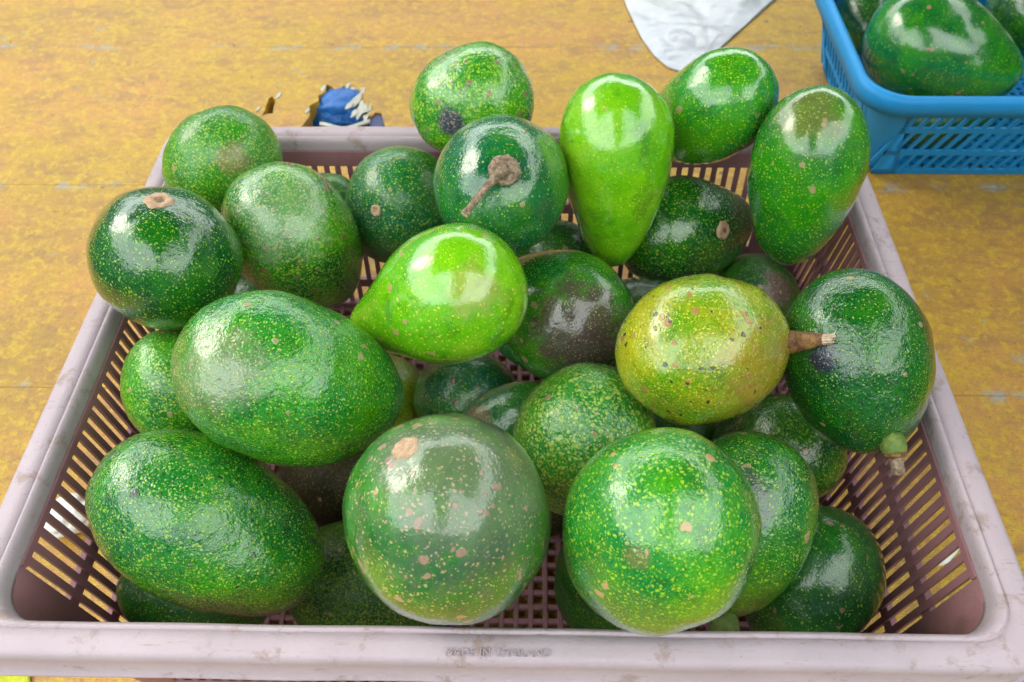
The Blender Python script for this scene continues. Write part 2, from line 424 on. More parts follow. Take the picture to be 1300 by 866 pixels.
# lifted flakes of paint round the hole
rr = random.Random(11)
def flake(pts_c, size, tilt, seed):
    r = random.Random(seed); n = 7; V = []; F = []
    for k in range(n):
        a = 2*PI*k/n; q = size*.6*(1+r.uniform(-.6, .6))
        V.append((pts_c[0]+.75*q*math.cos(a)+.3*q*math.sin(a), pts_c[1]+1.5*q*math.sin(a), pts_c[2]+tilt*q*math.sin(a)*1.5+.0012))
    V += [(v[0], v[1], v[2]-.0011) for v in V]
    F = [tuple(range(n)), tuple(reversed(range(n, 2*n)))] + [(k, k+n, (k+1) % n+n, (k+1) % n) for k in range(n)]
    return V, F
for k, (fx, fy, s_) in enumerate([(-.243,.762,.006),(-.207,.750,.010),(-.199,.738,.011),(-.204,.724,.009),(-.190,.729,.010),(-.187,.714,.011),(-.197,.710,.008),
        (-.179,.719,.009),(-.181,.701,.008),(-.192,.758,.007),(-.254,.716,.005),(-.296,.745,.006),(-.316,.718,.005),(-.212,.765,.006)]):
    V, F = flake((fx, fy-.5, .75), s_, rr.uniform(.0, .3), k)
    link('paint_flake', mesh('flake', V, F), M_flake, table)
# a blue bag seen through the hole
bm = bmesh.new(); bmesh.ops.create_icosphere(bm, subdivisions=5, radius=1)
for v in bm.verts:
    q = noise.noise(v.co*1.8+Vector((3,1,2)))*.25 + abs(noise.noise(v.co*3.2))*.12
    v.co = v.co*(1-q); v.co.x *= .050; v.co.y *= .032; v.co.z *= .026
me = bpy.data.meshes.new('blue_bag'); bm.to_mesh(me); bm.free()
for p_ in me.polygons: p_.use_smooth = True
o = link('plastic_bag', me, M_bluebag, loc=(-.218, .752, -.024)); tag(o, 'crumpled blue plastic bag showing through the broken hole in the table behind the crate', 'bag')
V = []; F = []
for i in range(13):
    a = i/12; x = -.235+.060*a; y = .6905-.010*math.sin(a*PI)+.004*a
    for (dy, dz) in ((-.0022, 0), (.0022, .001), (.0022, -.0012), (-.0022, -.0022)):
        V.append((x, y+dy-.5, .7505+dz+.001*math.sin(a*9)))
for i in range(12):
    for k in range(4): F.append((i*4+k, i*4+(k+1) % 4, (i+1)*4+(k+1) % 4, (i+1)*4+k))
F += [(0,1,2,3), (51,50,49,48)]
link('splinter', mesh('splinter', V, F), M_flake, table)
V, F = box_vf(-.176, -.135, .165, .215, .715, .7475)
o = link('batten', bevel(mesh('batten', V, F), .002), M_navy, table)

# ---------------------------------------------------------------- mauve crate
W, D, H = .56, .4318, .19
crate = empty('crate', (0, D/2, 0))
tag(crate, 'big dusty mauve plastic crate with slotted sides heaped with avocados', 'crate')
def rrect(u, rad, n=8, zoff=0):
    """rounded rectangle, inset u from the outer rim edge, centred on the crate"""
    hx, hy = W/2-u, D/2-u; pts = []
    for (sx, sy, a0) in ((1, 1, 0), (-1, 1, PI/2), (-1, -1, PI), (1, -1, 3*PI/2)):
        for k in range(n+1):
            a = a0+PI/2*k/n
            pts.append((sx*(hx-rad)+rad*math.cos(a), sy*(hy-rad)+rad*math.sin(a)))
    return pts
def ring_mesh(name, prof, n=8, close=False, bow=0):
    V = []; F = []; m_ = 4*(n+1)
    for (u, z, rad) in prof:
        for x, y in rrect(u, rad, n): V.append((x, y, z+H))
    rows = len(prof)
    for i in range(rows-1 if not close else rows):
        j = (i+1) % rows
        for k in range(m_):
            F.append((i*m_+k, i*m_+(k+1) % m_, j*m_+(k+1) % m_, j*m_+k))
    me = mesh(name, V, F)
    bm = bmesh.new(); bm.from_mesh(me)
    # subdivide the long sides so that the plastic can bow and be dented a little
    lg = [e for e in bm.edges if e.calc_length() > .2]
    bmesh.ops.subdivide_edges(bm, edges=lg, cuts=30, use_grid_fill=True)
    for v in bm.verts:
        c = v.co
        c.z += .0007*noise.noise(Vector((c.x*14, c.y*14, 0))) 
        c.x += .0005*noise.noise(Vector((c.y*17, 3, c.z*10))); c.y += .0006*noise.noise(Vector((c.x*15, 7, c.z*10)))
    bmesh.ops.recalc_face_normals(bm, faces=bm.faces)
    bm.to_mesh(me); bm.free()
    for p_ in me.polygons: p_.use_smooth = True
    return me
R_o = .024
prof = [(0.0000,-.0265,R_o),(-.0014,-.0270,R_o),(-.0018,-.0255,R_o),(-.0014,-.0242,R_o),(.0000,-.0236,R_o),(.0000,-.006,R_o),(.0005,-.003,R_o),(.0018,-.0010,R_o),(.004,-.0001,R_o),
        (.009,.0000,R_o),(.0140,-.0001,.021),(.0146,-.0013,.021),(.0154,-.0013,.021),(.0158,-.0002,.021),(.0168,-.0003,.022),(.0182,-.0014,.022),(.0192,-.0035,.023),(.0196,-.0065,.024),(.0198,-.0100,.025),(.0202,-.0130,.025),
        (.0176,-.0130,.025),(.0172,-.0100,.025),(.0168,-.0075,.024),(.0165,-.005,.022),(.004,-.0030,.02),(.0022,-.006,.02),(.0022,-.0262,.02)]
link('rim', ring_mesh('rim', prof, close=True), M_rim, crate).location = (0, 0, 0)
TP = .11
def u_at(z): return .0190 + TP*(-z)
ZT, ZB = -.0215, -.186
# corner panels
CL = .045; CLY = .033
for (sx, sy) in ((1,1),(-1,1),(-1,-1),(1,-1)):
    V = []; F = []; rows = []
    zs = [-.0115, -.06, -.10, -.14, ZB]
    for off in (0, .003):
        for z in zs:
            u = u_at(z)+off-.003; hx, hy = W/2-u, D/2-u; rad = max(.005, .026+z*.11)-off
            pts = [(W/2-CL-.018-(.0), hy)] if False else []
            pts.append((W/2-.020-CL+.0, hy))
            for k in range(9):
                a = PI/2-PI/2*k/8; pts.append((hx-rad+rad*math.cos(a), hy-rad+rad*math.sin(a)))
            pts.append((hx, D/2-.020-CLY))
            rows.append(len(V))
            V += [(sx*x, sy*y, z+H) for x, y in pts]
    m_ = 11; nz = len(zs)
    for o_ in (0, 1):
        for i in range(nz-1):
            for k in range(m_-1):
                a = rows[o_*nz+i]+k; b_ = rows[o_*nz+i+1]+k
                F.append((a, a+1, b_+1, b_))
    for i in range(nz-1):
        for k in (0, m_-1):
            F.append((rows[i]+k, rows[i+1]+k, rows[nz+i+1]+k, rows[nz+i]+k))
    for k in range(m_-1):
        F.append((rows[0]+k, rows[0]+k+1, rows[nz]+k+1, rows[nz]+k)); F.append((rows[nz-1]+k, rows[nz-1]+k+1, rows[2*nz-1]+k+1, rows[2*nz-1]+k))
    me = mesh('corner_panel', V, F); bm = bmesh.new(); bm.from_mesh(me); bmesh.ops.recalc_face_normals(bm, faces=bm.faces); bm.to_mesh(me); bm.free()
    for p_ in me.polygons: p_.use_smooth = True
    bmx = me
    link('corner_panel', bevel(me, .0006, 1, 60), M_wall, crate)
# slats: one leaning bar, shared mesh; local +Y points into the crate
def slat_mesh(name, z0, z1, w_, t_, inset0, lean, sub=1):
    V = []; F = []
    N = 4
    for i in range(N+1):
        z = z0+(z1-z0)*i/N; y = inset0+lean*(z0-z)
        for (x, dy) in ((-w_*.40, 0), (w_*.40, 0), (w_/2, t_), (-w_/2, t_)):
            V.append((x, y+dy-.003, z+H))
    for i in range(N):
        for k in range(4): F.append((i*4+k, i*4+(k+1) % 4, (i+1)*4+(k+1) % 4, (i+1)*4+k))
    F += [(3,2,1,0), tuple(N*4+k for k in range(4))]
    me = mesh(name, V, F)
    bm = bmesh.new(); bm.from_mesh(me); bmesh.ops.recalc_face_normals(bm, faces=bm.faces); bm.to_mesh(me); bm.free()
    return me
sl = slat_mesh('slat', -.0125, ZB, .0045, .0026, u_at(-.0125)+.0006, TP)
def side(n, half, loc, rz, pitch_):
    for k in range(n):
        s = -half+2*half*k/(n-1)
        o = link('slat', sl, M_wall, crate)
        dx, dy = s*math.cos(rz), s*math.sin(rz)
        o.location = (loc[0]+dx, loc[1]+dy, 0); o.rotation_euler = (rnd.uniform(-.003, .003), 0, rz+rnd.uniform(-.02, .02))
LX, LY = W/2-.020-CL, D/2-.020-CLY
nL = int(2*LX/.0096); nS = int(2*LY/.00905)
side(nL, LX-.0048, (0, -D/2), 0, 0)
side(nL, LX-.0048, (0, D/2), PI, 0)
side(nS, LY-.0044, (-W/2, 0), -PI/2, 0)
side(nS, LY-.0044, (W/2, 0), PI/2, 0)
# rails round the sides
for (za, zb) in ((-.0115,0),(-.065,-.0745),(-.1095,-.119),(-.151,-.160),(-.178,-.1865)):
    for (half, loc, rz) in ((LX, (0,-D/2), 0), (LX, (0,D/2), PI), (LY, (-W/2,0), -PI/2), (LY, (W/2,0), PI/2)):
        top = za > -.02
        zb = (-.0255 if abs(loc[1]) > 0 else -.0165) if top else zb
        t0, t1 = (-.0030, .0009) if top else (-.0062, -.0018)
        V = []
        for x in (-half, half):
            for (z, t_) in ((za, t0), (za, t1), (zb, t1), (zb, t0)): V.append((x, u_at(z)+t_, z+H))
        F = [(0,1,2,3),(7,6,5,4)]+[(k, k+4, (k+1) % 4+4, (k+1) % 4) for k in range(4)]
        me = mesh('rail', V, F); bm = bmesh.new(); bm.from_mesh(me); bmesh.ops.recalc_face_normals(bm, faces=bm.faces); bm.to_mesh(me); bm.free()
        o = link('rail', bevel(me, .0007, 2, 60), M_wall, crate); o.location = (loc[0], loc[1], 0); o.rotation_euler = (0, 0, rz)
# floor grid
ub = u_at(ZB)
fx, fy = W/2-ub, D/2-ub
V, F = box_vf(-.0019, .0019, -fy+.002, fy-.002, .0050, .0105); m1 = bevel(mesh('floor_bar', V, F), .0006, 1)
V, F = box_vf(-fx+.002, fx-.002, -.0019, .0019, .0045, .0098); m2 = bevel(mesh('floor_bar', V, F), .0006, 1)
k = 0; P_ = .0106
nxb = int(2*fx/P_); nyb = int(2*fy/P_)
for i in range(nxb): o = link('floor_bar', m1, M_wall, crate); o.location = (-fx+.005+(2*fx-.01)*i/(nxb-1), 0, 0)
for i in range(nyb): o = link('floor_bar', m2, M_wall, crate); o.location = (0, -fy+.005+(2*fy-.01)*i/(nyb-1), 0)
V = []; F = []
for (u, z) in ((ub-.004, .014), (ub+.002, .014), (ub+.0025, .001), (ub-.004, .001)):
    V += [(x, y, z) for x, y in rrect(u, .026)]
m_ = 36
for i in range(4):
    j = (i+1) % 4
    for k in range(m_): F.append((i*m_+k, i*m_+(k+1) % m_, j*m_+(k+1) % m_, j*m_+k))
me = mesh('foot_band', V, F); bm = bmesh.new(); bm.from_mesh(me); bmesh.ops.recalc_face_normals(bm, faces=bm.faces); bm.to_mesh(me); bm.free()
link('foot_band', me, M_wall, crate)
# moulded lettering on the front rim
fc = bpy.data.curves.new('lettering', 'FONT'); fc.body = 'MADE IN THAILAND'; fc.size = .0052; fc.extrude = .0005; fc.align_x = 'CENTER'; fc.space_character = 1.12
fo = bpy.data.objects.new('tmp', fc); COL.objects.link(fo)
bpy.context.view_layer.update()
lm = bpy.data.meshes.new_from_object(fo.evaluated_get(bpy.context.evaluated_depsgraph_get()))
bpy.data.objects.remove(fo)
o = link('moulded_lettering', lm, M_rim, crate); o.location = (.004, -D/2+.0036, H+.0005)

# ---------------------------------------------------------------- avocados
FRUIT = {
    'stem': ((-0.0016, 0.2939, 0.2421), (0.1159, 0.8782, -0.4640), 0.0522, 0.0454, 0.10),
    'blemish': ((-0.0255, 0.3998, 0.2339), (0.9591, 0.1374, 0.2476), 0.0475, 0.0417, 0.05),
    'pear': ((0.0788, 0.3292, 0.2232), (-0.0404, 0.3456, 0.9375), 0.0708, 0.0404, 0.36),
    'topright': ((0.1519, 0.3864, 0.2369), (0.4762, -0.3387, 0.8115), 0.0535, 0.0382, 0.10),
    'eright': ((0.2090, 0.3210, 0.2265), (0.0444, 0.3463, 0.9371), 0.0642, 0.0389, 0.20),
    'ftop': ((-0.2150, 0.3635, 0.2054), (0.8088, 0.4676, 0.3566), 0.0453, 0.0394, 0.05),
    'gleft': ((-0.2139, 0.2357, 0.2323), (0.6781, -0.6931, 0.2444), 0.0501, 0.0448, 0.05),
    'hmott': ((-0.1480, 0.2934, 0.1889), (-0.2849, -0.0517, 0.9572), 0.0629, 0.0449, 0.20),
    'ismall': ((-0.1466, 0.3718, 0.1540), (0.9790, 0.0669, 0.1927), 0.0291, 0.0264, 0.05),
    'jteal': ((-0.0837, 0.3471, 0.1749), (0.5059, -0.0778, 0.8591), 0.0500, 0.0417, 0.12),
    'klime': ((-0.0411, 0.2073, 0.2239), (0.8723, -0.0137, 0.4887), 0.0605, 0.0426, 0.30),
    'lpurple': ((0.0387, 0.2497, 0.1627), (0.7167, -0.5856, 0.3788), 0.0583, 0.0466, 0.10),
    'mscar': ((0.1418, 0.3542, 0.1466), (-0.9164, -0.3628, 0.1692), 0.0596, 0.0426, 0.12),
    'nspot': ((0.1214, 0.1731, 0.2221), (-0.8968, -0.3912, 0.2068), 0.0536, 0.0440, 0.05),
    'oright': ((0.2165, 0.1752, 0.2076), (-0.1772, 0.7767, 0.6044), 0.0556, 0.0435, 0.12),
    'psmall': ((0.2056, 0.3291, 0.0940), (-0.7679, 0.0827, 0.6353), 0.0381, 0.0347, 0.05),
    'qbig': ((-0.1181, 0.1485, 0.2185), (-0.7674, -0.1011, 0.6331), 0.0677, 0.0483, 0.10),
    'rleft': ((-0.2159, 0.1850, 0.1612), (-0.0471, 0.7441, 0.6664), 0.0398, 0.0339, 0.05),
    'sbig': ((-0.1668, 0.0847, 0.1638), (-0.8054, 0.2581, 0.5337), 0.0702, 0.0466, 0.10),
    'tfront': ((-0.0199, 0.0574, 0.2285), (-0.2018, -0.1129, 0.9729), 0.0605, 0.0504, 0.08),
    'ufront': ((0.0809, 0.0494, 0.2348), (0.1564, -0.0229, 0.9874), 0.0560, 0.0467, 0.05),
    'vtext': ((0.0530, 0.1477, 0.1593), (0.3523, 0.1589, 0.9223), 0.0515, 0.0448, 0.05),
    'wback': ((0.1426, 0.0934, 0.1533), (0.2852, 0.5570, 0.7800), 0.0594, 0.0425, 0.10),
    'xmid': ((0.1987, 0.1862, 0.0872), (0.5415, -0.3461, 0.7661), 0.0509, 0.0407, 0.05),
    'ylow': ((0.2006, 0.0840, 0.0956), (0.5310, 0.6470, 0.5473), 0.0503, 0.0402, 0.05),
    'zlow': ((-0.0913, 0.0950, 0.0494), (-0.9514, 0.0902, 0.2944), 0.0612, 0.0444, 0.08),
    'aalow': ((-0.1932, 0.0755, 0.0901), (0.9532, 0.1411, -0.2675), 0.0500, 0.0324, 0.05),
    'abbrown': ((-0.1316, 0.1848, 0.0406), (0.9653, -0.1911, 0.1780), 0.0434, 0.0361, 0.05),
    'acdark': ((-0.0314, 0.2387, 0.0752), (0.6144, -0.4595, 0.6414), 0.0458, 0.0381, 0.05),
    'adteal': ((0.0097, 0.1918, 0.1138), (0.9824, 0.1263, 0.1379), 0.0425, 0.0278, 0.10),
    'aeolive': ((-0.1082, 0.2612, 0.0416), (0.8789, -0.2925, 0.3769), 0.0456, 0.0380, 0.05),
    'afdark': ((-0.2036, 0.3069, 0.1031), (0.8892, -0.2648, 0.3730), 0.0399, 0.0333, 0.05),
    'agdark': ((0.0371, 0.3589, 0.1068), (0.8657, -0.3555, 0.3523), 0.0413, 0.0344, 0.05),
    'ahdark': ((0.1161, 0.3476, 0.0440), (0.7234, -0.4517, 0.5223), 0.0455, 0.0379, 0.05),
    'aibrown': ((0.0307, 0.1769, 0.0375), (0.7763, -0.2737, 0.5678), 0.0387, 0.0322, 0.05),
    'ajdark': ((0.0771, 0.1034, 0.0487), (0.2282, 0.5398, 0.8103), 0.0470, 0.0391, 0.05),
    'akfill': ((0.1319, 0.2224, 0.0405), (0.7053, -0.3120, 0.6366), 0.0405, 0.0337, 0.05),
}

def avo_mesh(L, b, k, seed, neck=0, nu=72, nv=48, lump=.012):
    f = lambda t: (math.sin(t)**(1-(.28 if k > .29 else .10)*max(0, -math.cos(t))) if 0 < t < PI-1e-6 else 0)*(1+k*math.cos(t))*(1-neck*math.exp(-((math.cos(t)+.72)/.42)**2))
    mxr = max(f(PI*i/200) for i in range(201))
    V = []; F = []
    sv = Vector((seed*1.7, seed*.9, seed*2.3))
    for i in range(nv+1):
        t = PI*i/nv
        for j in range(nu if 0 < i < nv else 1):
            a = 2*PI*j/nu; r = b*f(t)/mxr
            v = Vector((r*math.cos(a), r*math.sin(a), L*math.cos(t)))
            q = v.normalized()
            d = lump*noise.noise(q*1.6+sv)+.3*lump*noise.noise(q*4.5+sv)+.08*lump*noise.noise(q*14+sv)
            V.append(v*(1+d*1.6))
    def idx(i, j):
        if i == 0: return 0
        if i == nv: return 1+(nv-1)*nu
        return 1+(i-1)*nu+(j % nu)
    for i in range(nv):
        for j in range(nu):
            q = [idx(i, j), idx(i+1, j), idx(i+1, j+1), idx(i, j+1)]
            u = []
            for x in q:
                if x not in u: u.append(x)
            F.append(tuple(u))
    return mesh('avocado', V, F, True)
def on_skin(o, rx, ry, spin=None):
    """local point and normal on the fruit where a line of sight offset (rx, ry) of its size meets the skin"""
    me = o.data; bv = BVHTree.FromPolygons([v.co for v in me.vertices], [p.vertices for p in me.polygons])
    inv = o.matrix_world.inverted()
    c = o.matrix_world.translation; d = (c-CAMP).normalized()
    e1 = d.cross(RT.cross(d)).normalized(); e1 = (RT-d*RT.dot(d)).normalized(); e2 = (UP-d*UP.dot(d)-e1*UP.dot(e1)).normalized()
    q = c+e1*rx+e2*ry
    dd = (q-CAMP).normalized()
    hit = bv.ray_cast(inv @ CAMP, (inv.to_3x3() @ dd).normalized())
    if hit[0] is None:
        hit = bv.find_nearest(inv @ q)
    return hit[0], hit[1]
GRP = 'avocados heaped in the mauve crate'
def avocado(key, label, pal, neck=0, patch=None, group=GRP, spec=None, roll_=0, lump=.026, **kw):
    (c, ax, L, b, k) = spec or FRUIT[key]
    seed = sum(ord(ch) for ch in key)*.173 % 9
    me = avo_mesh(L, b, k, seed, neck, lump=lump)
    o = link('avocado', me)
    z = Vector(ax).normalized(); o.rotation_mode = 'QUATERNION'
    o.rotation_quaternion = z.to_track_quat('Z', 'Y'); o.location = c
    bpy.context.view_layer.update()
    if patch:
        rx, ry, rad, colr, stg = patch
        pt, nn = on_skin(o, rx*b, ry*b)
        kw.update(patch=tuple(pt), patch_radius=rad, patch_color=colr, patch_strength=stg)
    me.materials.append(skin_mat('avocado_skin_'+pal, pal, seed, **kw))
    tag(o, label, 'avocado', group)
    return o
def scar(o, rx, ry, rad, name='stem_scar', depth=.0012, mat=None, label=None):
    b = max(o.dimensions)/2
    p, n = on_skin(o, rx, ry)
    q = n.to_track_quat('Z', 'Y').to_matrix()
    V = []; F = []; N = 18; rs = ((0, .0002), (.35, -.0002), (.6, .0004), (.85, .0006), (1.0, .0002), (1.12, -.0012))
    r_ = random.Random(int(rad*1e6))
    wob = [1+r_.uniform(-.12, .12) for _ in range(N)]
    V.append(p+n*.0004)
    for (s, h) in rs[1:]:
        for k in range(N):
            a = 2*PI*k/N; V.append(p+q @ Vector((rad*s*wob[k]*math.cos(a), rad*s*wob[k]*math.sin(a), h+.0003)))
    for k in range(N): F.append((0, 1+k, 1+(k+1) % N))
    for i in range(len(rs)-2):
        for k in range(N): F.append((1+i*N+k, 1+(i+1)*N+k, 1+(i+1)*N+(k+1) % N, 1+i*N+(k+1) % N))
    s = link(name, mesh(name, V, F, True), mat or M_scar, o)
    if label: s['label'] = label
    return s
def cam_dirs(o):
    """the directions right, up and towards the viewer in the fruit's own space"""
    inv = o.matrix_world.inverted().to_3x3()
    return inv @ RT, inv @ UP, inv @ (-fw)

BR = (.20, .10, .07)
a_stem = avocado('stem', 'round deep green avocado with its dry twig stem pointing at the viewer', 'teal', fleck_scale=250., fleck_size=.26, fleck_amount=.42, bump=.3, rough=.22, scab_amount=.25)
a_blem = avocado('blemish', 'round avocado resting on the back rim with dark blue and brown blemishes', 'grass', fleck_scale=240., fleck_amount=1.0, fleck_size=.40, scab=(.26,.13,.09), scab_amount=1.6, patch=(-.42,-.35,.013,(.045,.045,.09),.95), rough=.25)
a_pear = avocado('pear', 'pear shaped bright green avocado with its neck pointing down, before the back rim', 'lime', neck=.0, fleck_scale=300., fleck_amount=.5, fleck_size=.22, scab_amount=.08, bump=.12, rough=.18)
avocado('topright', 'glossy light green avocado lying tilted on the back rim under the white plastic sheet', 'grass', fleck_scale=280., fleck_amount=.75, fleck_size=.30, scab_amount=.15, bump=.18, rough=.18)
avocado('eright', 'tall egg shaped avocado leaning on the back right corner in front of the blue basket', 'mid', fleck_scale=270., fleck_amount=.75, fleck_size=.27, scab_amount=.2, patch=(.0,1.1,.026,(.30,.13,.07),.30), bump=.12, rough=.22)
avocado('ftop', 'round dull green avocado sitting on the back left corner of the crate', 'mid', fleck_scale=300., fleck_amount=.95, fleck_size=.40, scab_amount=.3, bloom=.12, rough=.36, patch=(.18,.1,.013,(.30,.12,.06),.4))
a_left = avocado('gleft', 'big round dark green avocado hanging over the left rim with a brown scar on top', 'deep', fleck_scale=270., fleck_amount=.8, fleck_size=.28, bump=.3, rough=.20, scab_amount=.15)
avocado('hmott', 'egg shaped avocado mottled with reddish scabs, beside the one hanging over the left rim', 'mid', fleck_scale=300., fleck_amount=.95, fleck_size=.40, scab=(.22,.09,.07), scab_amount=1.5, rough=.25, bump=.35, patch=(-.25,.45,.040,(.16,.30,.14),.5))  # the patch paints a pale highlight on the upper left
avocado('ismall', 'small pale green avocado half hidden low by the back wall', 'teal', fleck_scale=280., fleck_amount=.6, bloom=.3, rough=.4)
a_jt = avocado('jteal', 'blue green avocado with one tan nick, left of the one with the twig stem', 'teal', fleck_scale=270., fleck_amount=.9, fleck_size=.33, bloom=.12, bump=.4, rough=.28)
avocado('klime', 'bright lime green pear shaped avocado shining in the middle of the heap', 'lime', lump=.010, neck=.22, fleck_scale=210., fleck_amount=.55, fleck_size=.24, scab=(.45,.25,.12), scab_amount=.3, patch=(.62,.15,.020,(.50,.30,.13),.35), bump=.12, rough=.15)
avocado('lpurple', 'dark green avocado with a purple brown flush, right below the one with the twig stem', 'mid', fleck_scale=330., fleck_amount=.75, fleck_size=.26, patch=(.35,-.30,.042,(.085,.014,.055),.75), rough=.17, bump=.25)
a_m = avocado('mscar', 'dark green avocado lying sideways with a round tan stem scar on its right end', 'deep', fleck_scale=260., fleck_amount=.8, fleck_size=.32, scab=(.03,.03,.03), scab_amount=.4, rough=.18, bump=.3)
a_n = avocado('nspot', 'yellow green avocado with black pits and a thick brown stem on its right end', 'olive', fleck_scale=300., fleck_amount=.95, fleck_size=.30, scab=(.34,.15,.04), scab_amount=.9, pits=.5, patch=(.85,-.35,.038,(.26,.13,.01),.55), bump=.3, rough=.24)
a_o = avocado('oright', 'big dark green avocado overhanging the right rim with its green stem pointing down', 'deep', fleck_scale=300., fleck_amount=.62, fleck_size=.24, patch=(-.45,.05,.010,(.015,.015,.05),.9), bump=.55, rough=.20, scab_amount=.1)
avocado('psmall', 'small dull avocado with a brown bruise, low in the gap by the back right', 'deep', fleck_scale=300., fleck_amount=.7, patch=(.55,.25,.017,(.12,.06,.045),.9), rough=.4, bloom=.15)
avocado('qbig', 'very big glossy green avocado lying across the left of the heap', 'grass', fleck_scale=300., fleck_amount=.85, fleck_size=.30, patch=(-.9,.2,.03,(.25,.22,.16),.45), bump=.55, rough=.20, scab_amount=.25)
avocado('rleft', 'green avocado tucked low against the left wall slots, under the very big one', 'grass', fleck_scale=300., fleck_amount=.95, fleck_size=.38, bump=.5, rough=.30)
avocado('sbig', 'big long dark green avocado lying in the front left corner', 'mid', fleck_scale=290., fleck_amount=.80, fleck_size=.32, scab=(.05,.03,.05), scab_amount=.35, pits=.10, bump=.55, rough=.22)
a_t = avocado('tfront', 'large round avocado at the front centre with tan freckles and a greyish flush', 'mid', fleck_scale=235., fleck_amount=.55, fleck_size=.28, fleck=(.52,.44,.14), scab=(.50,.27,.17), scab_amount=1.0, patch=(.42,.55,.066,(.11,.095,.095),.55), rough=.30, bump=.22)
avocado('ufront', 'large round green avocado at the front right, touching the one with tan freckles', 'grass', fleck_scale=260., fleck_amount=.85, fleck_size=.32, scab=(.50,.30,.15), scab_amount=.35, patch=(-.2,-.25,.007,(.22,.12,.06),.45), rough=.25, bump=.3)
avocado('vtext', 'pebbly skinned avocado behind the two large front ones, thick with yellow dots', 'grass', fleck=(.40,.56,.08), fleck_scale=200., fleck_amount=1.3, fleck_size=.42, scab=(.30,.20,.10), scab_amount=.5, rough=.38, bump=.6)
a_w = avocado('wback', 'long green avocado on end, half hidden behind the large front right one', 'mid', fleck_scale=280., fleck_amount=.9, fleck_size=.32, patch=(-.1,.35,.022,(.10,.07,.10),.6), bump=.45, rough=.25)
avocado('xmid', 'green avocado low under the yellow green pitted one, by the right wall', 'deep', fleck_scale=290., fleck_amount=.9, fleck_size=.34, bump=.4, rough=.25)
avocado('ylow', 'dark green avocado at the bottom of the front right corner by the wall slots', 'deep', fleck_scale=300., fleck_amount=.45, fleck_size=.28, scab=(.18,.13,.06), scab_amount=.7, rough=.33, bump=.25)
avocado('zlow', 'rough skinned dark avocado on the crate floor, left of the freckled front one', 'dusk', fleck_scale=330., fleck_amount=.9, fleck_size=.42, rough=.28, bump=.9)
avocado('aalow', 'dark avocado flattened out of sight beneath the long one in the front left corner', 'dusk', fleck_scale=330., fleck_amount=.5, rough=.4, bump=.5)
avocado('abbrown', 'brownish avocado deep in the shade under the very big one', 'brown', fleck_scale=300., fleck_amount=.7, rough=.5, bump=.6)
avocado('acdark', 'dark avocado with a reddish scrape in the gap below the lime green one', 'teal', fleck_scale=320., fleck_amount=.6, scab=(.22,.08,.05), scab_amount=1.0, rough=.3, bump=.4)
avocado('adteal', 'small blue green avocado lying just above the pebbly skinned one', 'teal', fleck_scale=300., fleck_amount=.5, fleck_size=.26, patch=(-1.0,.1,.012,(.20,.13,.07),.8), rough=.3, bump=.4)
avocado('aeolive', 'yellowish green avocado peeping out at the right end of the very big one', 'olive', fleck_scale=300., fleck_amount=.9, rough=.35, bump=.4)
avocado('afdark', 'dark avocado in the gap between the two on the left and the very big one', 'deep', fleck_scale=300., fleck_amount=.8, rough=.35)
avocado('agdark', 'dark avocado hardly showing behind the one with the twig stem', 'deep', fleck_scale=300., fleck_amount=.7, rough=.3)
avocado('ahdark', 'dark avocado deep between the purple flushed one and the yellow green pitted one', 'deep', fleck_scale=300., fleck_amount=.7, rough=.3)
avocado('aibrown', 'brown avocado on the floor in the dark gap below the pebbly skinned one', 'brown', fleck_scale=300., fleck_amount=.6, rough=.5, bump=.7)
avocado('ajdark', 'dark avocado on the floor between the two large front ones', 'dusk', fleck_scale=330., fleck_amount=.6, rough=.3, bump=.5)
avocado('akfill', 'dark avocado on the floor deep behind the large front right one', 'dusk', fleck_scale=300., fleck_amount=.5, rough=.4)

# stems and scars
for o_, a_ in ((a_left, (-.002, .036, .0075)), (a_m, (.031, .000, .0062))):
    s_ = scar(o_, *a_)
    me = s_.data; c0 = me.vertices[0].co.copy()
    n_ = (me.vertices[0].normal).copy(); V = [c0+n_*.0009]; F = []
    for k in range(10):
        v = me.vertices[1+18+int(k*1.8)].co; V.append(c0+(v-c0)*.62+n_*.0006)
    for k in range(10): F.append((0, 1+k, 1+(k+1) % 10))
    link('scar_pit', mesh('scar_pit', V, F, True), M_pit, s_)
scar(a_jt, -.017, -.002, .0042, 'nick')
scar(a_t, -.024, .036, .0062)
# button stem and twig facing the viewer
R_, U_, T_ = cam_dirs(a_stem)
p, n = on_skin(a_stem, .002, .009)
V, F = tube([p-n*.003, p+n*.001, p+n*.004, p+n*.0060, p+n*.0070, p+n*.0068, p+n*.0056, p+n*.0060, p+n*.0054], [.0050, .0075, .0098, .0095, .0080, .0066, .0060, .0042, .0036], 28, True, .05, 2)
link('stem_button', mesh('stem_button', V, F, True), M_twig, a_stem)
pa = [p+n*.0068, p+n*.0085-R_*.003-U_*.002, p+n*.0095-R_*.009-U_*.009, p+n*.011-R_*.016-U_*.017, p+n*.012-R_*.0225-U_*.0255, p+n*.0125-R_*.0250-U_*.0290]
V, F = tube(pa, [.0050, .0034, .0026, .0022, .0020, .0027], 14, True, .20, 4)
link('twig', mesh('twig', V, F, True), M_twig, a_stem)
V, F = tube([pa[-1]-(pa[-1]-pa[-2])*.1, pa[-1]+(pa[-1]-pa[-2])*.12], [.0027, .0022], 10, True, .2, 9)
link('twig_tip', mesh('twig_tip', V, F), M_twig_end, a_stem)
